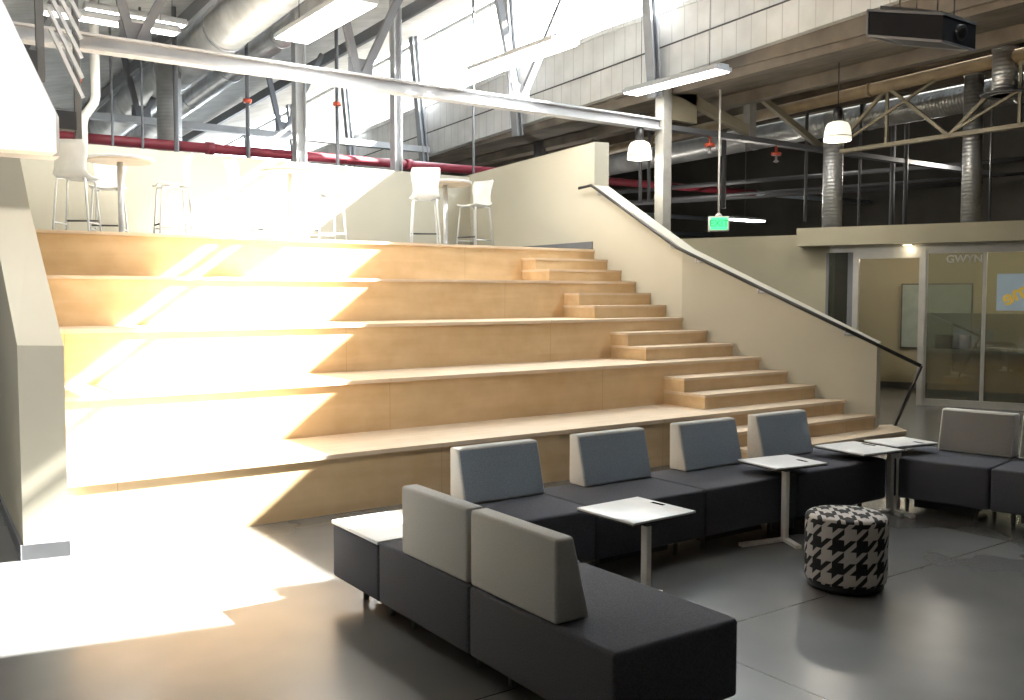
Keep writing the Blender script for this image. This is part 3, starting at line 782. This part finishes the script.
for x in (12.7, 11.1):
    h = MB().lathe([(.08, 0), (.08, .05), (.02, .06), (.02, .16)], (x, 10.353, 3.96), 14).build('sprinkler_head', M['orange'], t_main)
    MB().lathe([(.02, -.12), (.05, -.1), (.02, -.07), (.02, 0)], (x, 10.353, 3.96), 12).build('nozzle', M['chrome'], h)
# beams on the dark ceiling
for i in range(6):
    x = 11.6+i*1.7
    struct(MB().hexa([(x, -7, zroof2(x, -7)-.22), (x+.14, -7, zroof2(x, -7)-.22), (x+.14, 25, zroof2(x, 25)-.22), (x, 25, zroof2(x, 25)-.22)],
                     [(x, -7, zroof2(x, -7)+.02), (x+.14, -7, zroof2(x, -7)+.02), (x+.14, 25, zroof2(x, 25)+.02), (x, 25, zroof2(x, 25)+.02)]), 'trim_%d' % (30+i), M['deck_dark'], 'dark brown roof beam on the right ceiling')
# purlins under the left roof
for i in range(5):
    x = .2+i*1.9
    struct(MB().hexa([(x, 3, zroof(x, 3)-.18), (x+.08, 3, zroof(x, 3)-.18), (x+.08, 31, zroof(x, 31)-.18), (x, 31, zroof(x, 31)-.18)],
                     [(x, 3, zroof(x, 3)+.02), (x+.08, 3, zroof(x, 3)+.02), (x+.08, 31, zroof(x, 31)+.02), (x, 31, zroof(x, 31)+.02)]), 'trim_%d' % (40+i), M['steel_mid'], 'grey purlin under the pale roof')

# ------------------------------------------------------------------ light fittings
def fluoro(label, c, L, W, rz, ztop):
    t = thing('ceiling_light', label, 'light', c, rz, 'hanging fluorescent fittings')
    b = MB(); b.prism([(-W/2, -L/2), (W/2, -L/2), (W/2, L/2), (-W/2, L/2)], .0, .05)
    b.prism([(-W*.32, -L/2), (W*.32, -L/2), (W*.32, L/2), (-W*.32, L/2)], .05, .085)
    b.build('housing', M['steel'], t, False)
    MB().box(-W/2+.015, W/2-.015, -L/2+.03, L/2-.03, -.012, .001).build('diffuser', M['tube_glow'], t, False)
    for s in (-1, 1):
        MB().tube([(0, s*L*.36, .08), (0, s*L*.36, ztop-c[2])], .006, 6).build('suspension_wire', M['steel_mid'], t, False)
    return t
fluoro('hanging fluorescent light left of centre under the skylight', (4.27, 9.66, 4.6), 1.85, .42, 0, zroof(4.27, 9.66))
fluoro('hanging fluorescent light in the middle in front of the skylight', (6.93, 9.68, 4.6), 1.85, .42, 0, zroof(6.9, 9.68))
fluoro('hanging fluorescent light at right in front of the sill wall', (9.50, 9.55, 4.6), 1.85, .30, 0, zroof(9.5, 9.55))
fluoro('long glowing fluorescent light at far upper left', (2.55, 11.7, 4.78), 1.5, .2, PI/2+.03, zroof(2.6, 11.7))
fluoro('shorter glowing fluorescent light behind the far upper left one', (3.15, 13.1, 5.28), 1.3, .16, PI/2+.05, zroof(3.1, 13.1))
t = thing('hanging_strip_light', 'short glowing strip light low in the dark bay beside the exit sign', 'light', (15.0, 13, 3.1))
MB().box(14.55, 15.55, 12.9, 13.1, 3.17, 3.22).build('housing', M['steel_mid'], t)
MB().box(14.57, 15.53, 12.91, 13.09, 3.14, 3.17).build('diffuser', M['tube_glow'], t)
MB().tube([(15, 13, 3.2), (15, 13, zroof2(15, 13))], .008, 6).build('suspension_wire', M['steel_mid'], t)
def pendant(label, c, s, ztop):
    t = thing('pendant_lamp', label, 'lamp', c, 0, 'bell shaped pendant lamps')
    MB().lathe([(.16*s, 0), (.165*s, .01*s), (.163*s, .05*s), (.158*s, .10*s), (.145*s, .17*s), (.12*s, .215*s), (.07*s, .235*s), (.05*s, .236*s)], n=32).build('glass_shade', M['shade'], t, False)
    MB().lathe([(.166*s, .045*s), (.168*s, .05*s), (.166*s, .055*s)], n=32).build('rim_band', M['alu'], t, False)
    MB().lathe([(.055*s, .23*s), (.055*s, .40*s), (.02*s, .42*s)], n=20).build('socket_cap', M['black'], t, False)
    MB().tube([(0, 0, .4*s), (0, 0, ztop-c[2])], .008, 6).build('cord', M['black'], t, False)
pendant('glowing bell shaped pendant lamp beside the grey column', (9.6, 10.35, 3.64), 1.12, 4.12)
pendant('glowing bell shaped pendant lamp with black cap farther right', (11.12, 8.02, 3.74), 1.12, zroof2(11.1, 8))
# exit sign on a long rod
t = thing('exit_sign', 'green exit sign hanging on a long thin rod right of the column', 'sign', (10.85, 9.92, 2.6))
rot = Matrix.Rotation(math.radians(-42), 4, 'Z')
t.rotation_euler.z = math.radians(-42)
MB().box(-.155, .155, -.07, .07, 0, .225, bev=.006).build('housing', M['white_metal'], t, False)
MB().box(-.125, .125, -.076, -.069, .02, .205).build('face', M['green'], t, False)
me = text_mesh('EXIT', .14, .002); me.materials.append(M['exit_text']); me.transform(Matrix.Rotation(PI/2, 4, 'X'))
o = bpy.data.objects.new('lettering', me); col.objects.link(o); o.parent = t; o.location = (0, -.078, .112)
MB().lathe([(.06, .225), (.05, .25), (.014, .28)], n=16).build('canopy', M['white_metal'], t, False)
MB().tube([(0, 0, .25), (0, 0, 2.36)], .016, 8).build('rod', M['white_metal'], t, False)
# projector
t = thing('projector', 'black projector hanging from the ceiling at upper right', 'projector', (8.03, 5.08, 3.9))
a = Vector((6.955, 4.085, 0)); dl = Vector((-.56, .40, 0)); dr = Vector((.20, -.05, 0)).normalized()*.30
dl = Vector((0, .76, .22))
def P(i, j, z): return Vector((0, 0, z))+Vector((8.0, 4.70, 3.885))+dl*i+Vector((.55, 0, 0))*j
a0 = [P(0, 0, 0), P(1, 0, 0), P(1, 1, 0), P(0, 1, 0)]
b = MB(); b.hexa(a0, [q+Vector((0, 0, .24)) for q in a0]); b.build('body', M['matte_black'], t)
b = MB()
for z in (0.0, .24):
    q = [p+Vector((0, 0, z)) for p in a0]
    b.bar(q[0], q[1], .02, .02); b.bar(q[1], q[2], .02, .02); b.bar(q[2], q[3], .02, .02); b.bar(q[3], q[0], .02, .02)
b.bar(a0[1], a0[1]+Vector((0, 0, .24)), .02, .02)
b.build('trim_edge', M['steel_mid'], t)
nf = dl.normalized()*-1
c = P(0, .52, .12)
def ring_tube(r0, l0, l1): return MB().tube([c+nf*l0, c+nf*l1], r0, 24)
ring_tube(.075, -.02, .02).build('lens_ring', M['steel_dark'], t)
ring_tube(.05, -.02, .026).build('lens', M['black'], t)
b = MB()
for i, j in ((.2, .3), (.2, .8), (.7, .3), (.7, .8)): b.tube([P(i, j, .2), P(i, j, zroof(8, 5.0)-3.885-.22*i)], .007, 6)
b.build('hanging_wires', M['steel_dark'], t)
b = MB(); b.hexa([P(.1, .15, .24), P(.9, .15, .26), P(.9, .85, .26), P(.1, .85, .24)], [P(.1, .15, .28), P(.9, .15, .30), P(.9, .85, .30), P(.1, .85, .28)])
b.build('mounting_plate', M['steel_dark'], t)

# ------------------------------------------------------------------ white bulkhead and louvre rack at upper left
t = thing('ceiling_bulkhead', 'large white slant-ended bulkhead hanging at the upper left corner', 'bulkhead', (.3, 7.5, 2.66))
def bulk(y0, y1, dx, dz, m, name):
    pts = [(-3.9, 2.62), (1.225+dx, 2.66), (1.225+dx, 2.95+dz), (.28+dx, 5.1+dz), (-3.9, 5.1+dz)]
    pts = [(x, min(z, zroof(x, 7.6)-.03)) for x, z in pts]
    n = len(pts); b = MB()
    b._add([(x, y0, z) for x, z in pts]+[(x, y1, z) for x, z in pts], [list(range(n)), list(range(n, 2*n))[::-1]]+[[i, n+i, n+(i+1) % n, (i+1) % n] for i in range(n)])
    b.build(name, m, t)
bulk(7.5, 7.7, 0, 0, M['plastic'], 'front_panel')
bulk(7.7, 7.95, .055, 0.0, M['steel'], 'side_panel')
t = thing('louvre_rack', 'dark post rack with slanting pale slats beside the white bulkhead', 'rack', (1.45, 8.8, 2.8))
MB().box(1.30, 1.36, 8.75, 8.81, 3.42, 4.4).build('post', M['steel_dark'], t)
MB().box(1.62, 1.67, 8.95, 9.0, 3.0, 4.6).build('post', M['steel_dark'], t)
MB().box(1.10, 1.30, 8.72, 8.80, 3.47, 3.66).build('bracket', M['black'], t)
MB().box(1.42, 1.62, 8.90, 8.98, 3.06, 3.22).build('bracket', M['black'], t)
for k in range(7):
    z = 3.35+k*.17
    MB().bar((1.68, 8.93, z), (1.43-.01*k, 8.9, z+.55), .03, .045, (0, 1, 0)).build('slat', M['steel'], t)

# ------------------------------------------------------------------ camera
cam = bpy.data.cameras.new('camera'); co = bpy.data.objects.new('camera', cam); col.objects.link(co)
co.location = (0, 0, 1.63); co.rotation_euler = (math.radians(90-3.41), 0, math.radians(-35.12))
cam.sensor_width = 36; cam.lens = 930.12/1024*36; cam.clip_end = 200; cam.clip_start = .05
scene.camera = co

# ------------------------------------------------------------------ light
w = bpy.data.worlds.new('sky'); scene.world = w; w.use_nodes = True
bg = w.node_tree.nodes['Background']; bg.inputs[0].default_value = (.86, .94, 1.0, 1); bg.inputs[1].default_value = 12.5
def light(name, kind, loc, energy, color=(1, 1, 1), **kw):
    l = bpy.data.lights.new(name, kind); l.energy = energy; l.color = color
    for k, v in kw.items(): setattr(l, k, v)
    o = bpy.data.objects.new(name, l); col.objects.link(o); o.location = loc
    return o
def aim(o, d): o.rotation_euler = Vector(d).to_track_quat('-Z', 'Y').to_euler()
s = light('sun', 'SUN', (20, -5, 15), 92, (1, .96, .88), angle=math.radians(.5))
aim(s, (-1.333, .31, -1.0))
# portal on the clerestory opening guides the skylight through the glass
p = light('clerestory_portal', 'AREA', (9.98, 14, 6.5), 1, shape='RECTANGLE', size=24, size_y=1.3)
p.data.cycles.is_portal = True
p.location = (GX0-.1, 14, (GZ0+GZ1)/2+shear(14)); p.rotation_euler = Vector((-1, 0, -.28)).to_track_quat('-Z', 'X').to_euler()
for x, y, z, e in ((4.27, 9.66, 4.57, 40), (6.93, 9.68, 4.57, 40), (9.5, 9.55, 4.57, 30), (2.6, 12.0, 4.75, 40)):
    a = light('fitting_or_fill_lamp', 'AREA', (x, y, z), e, (1, .97, .9), shape='RECTANGLE', size=.3, size_y=1.7)
for x, y, z, e in ((9.6, 10.35, 3.55, 25), (11.12, 8.02, 3.66, 30), (15, 13, 3.0, 60), (13.5, 17, 3.3, 60), (17.5, 10, 4.2, 60)):  # pendants, strip light, then two lamps added to brighten the dark bay
    light('fitting_or_fill_bulb', 'POINT', (x, y, z), e, (1, .92, .8), shadow_soft_size=.12)
a = light('fitting_or_fill_lamp', 'AREA', (.1, 4.6, 4.3), 120, (1, .97, .92), shape='RECTANGLE', size=1.2, size_y=.4)  # unseen fill lamp added to brighten the white bulkhead
aim(a, (.15, 1, -.35))
for k, (s_, o_, e) in enumerate(((.22, -.25, 1.2), (-1.5, .8, 34), (-2.9, .9, 30), (.5, 1.5, 9))):  # soffit and office downlights, then lamps added to brighten the office
    q = G(s_, o_, 2.3); light('downlight_or_fill_lamp', 'POINT', q, e, (1, .85, .6), shadow_soft_size=.06)

scene.view_settings.view_transform = 'Standard'
scene.view_settings.look = 'None'
scene.view_settings.exposure = 0.55
c = scene.cycles
c.use_denoising = True
c.max_bounces = 10; c.diffuse_bounces = 6; c.glossy_bounces = 4; c.transparent_max_bounces = 12
c.sample_clamp_indirect = 8; c.caustics_reflective = False; c.caustics_refractive = False
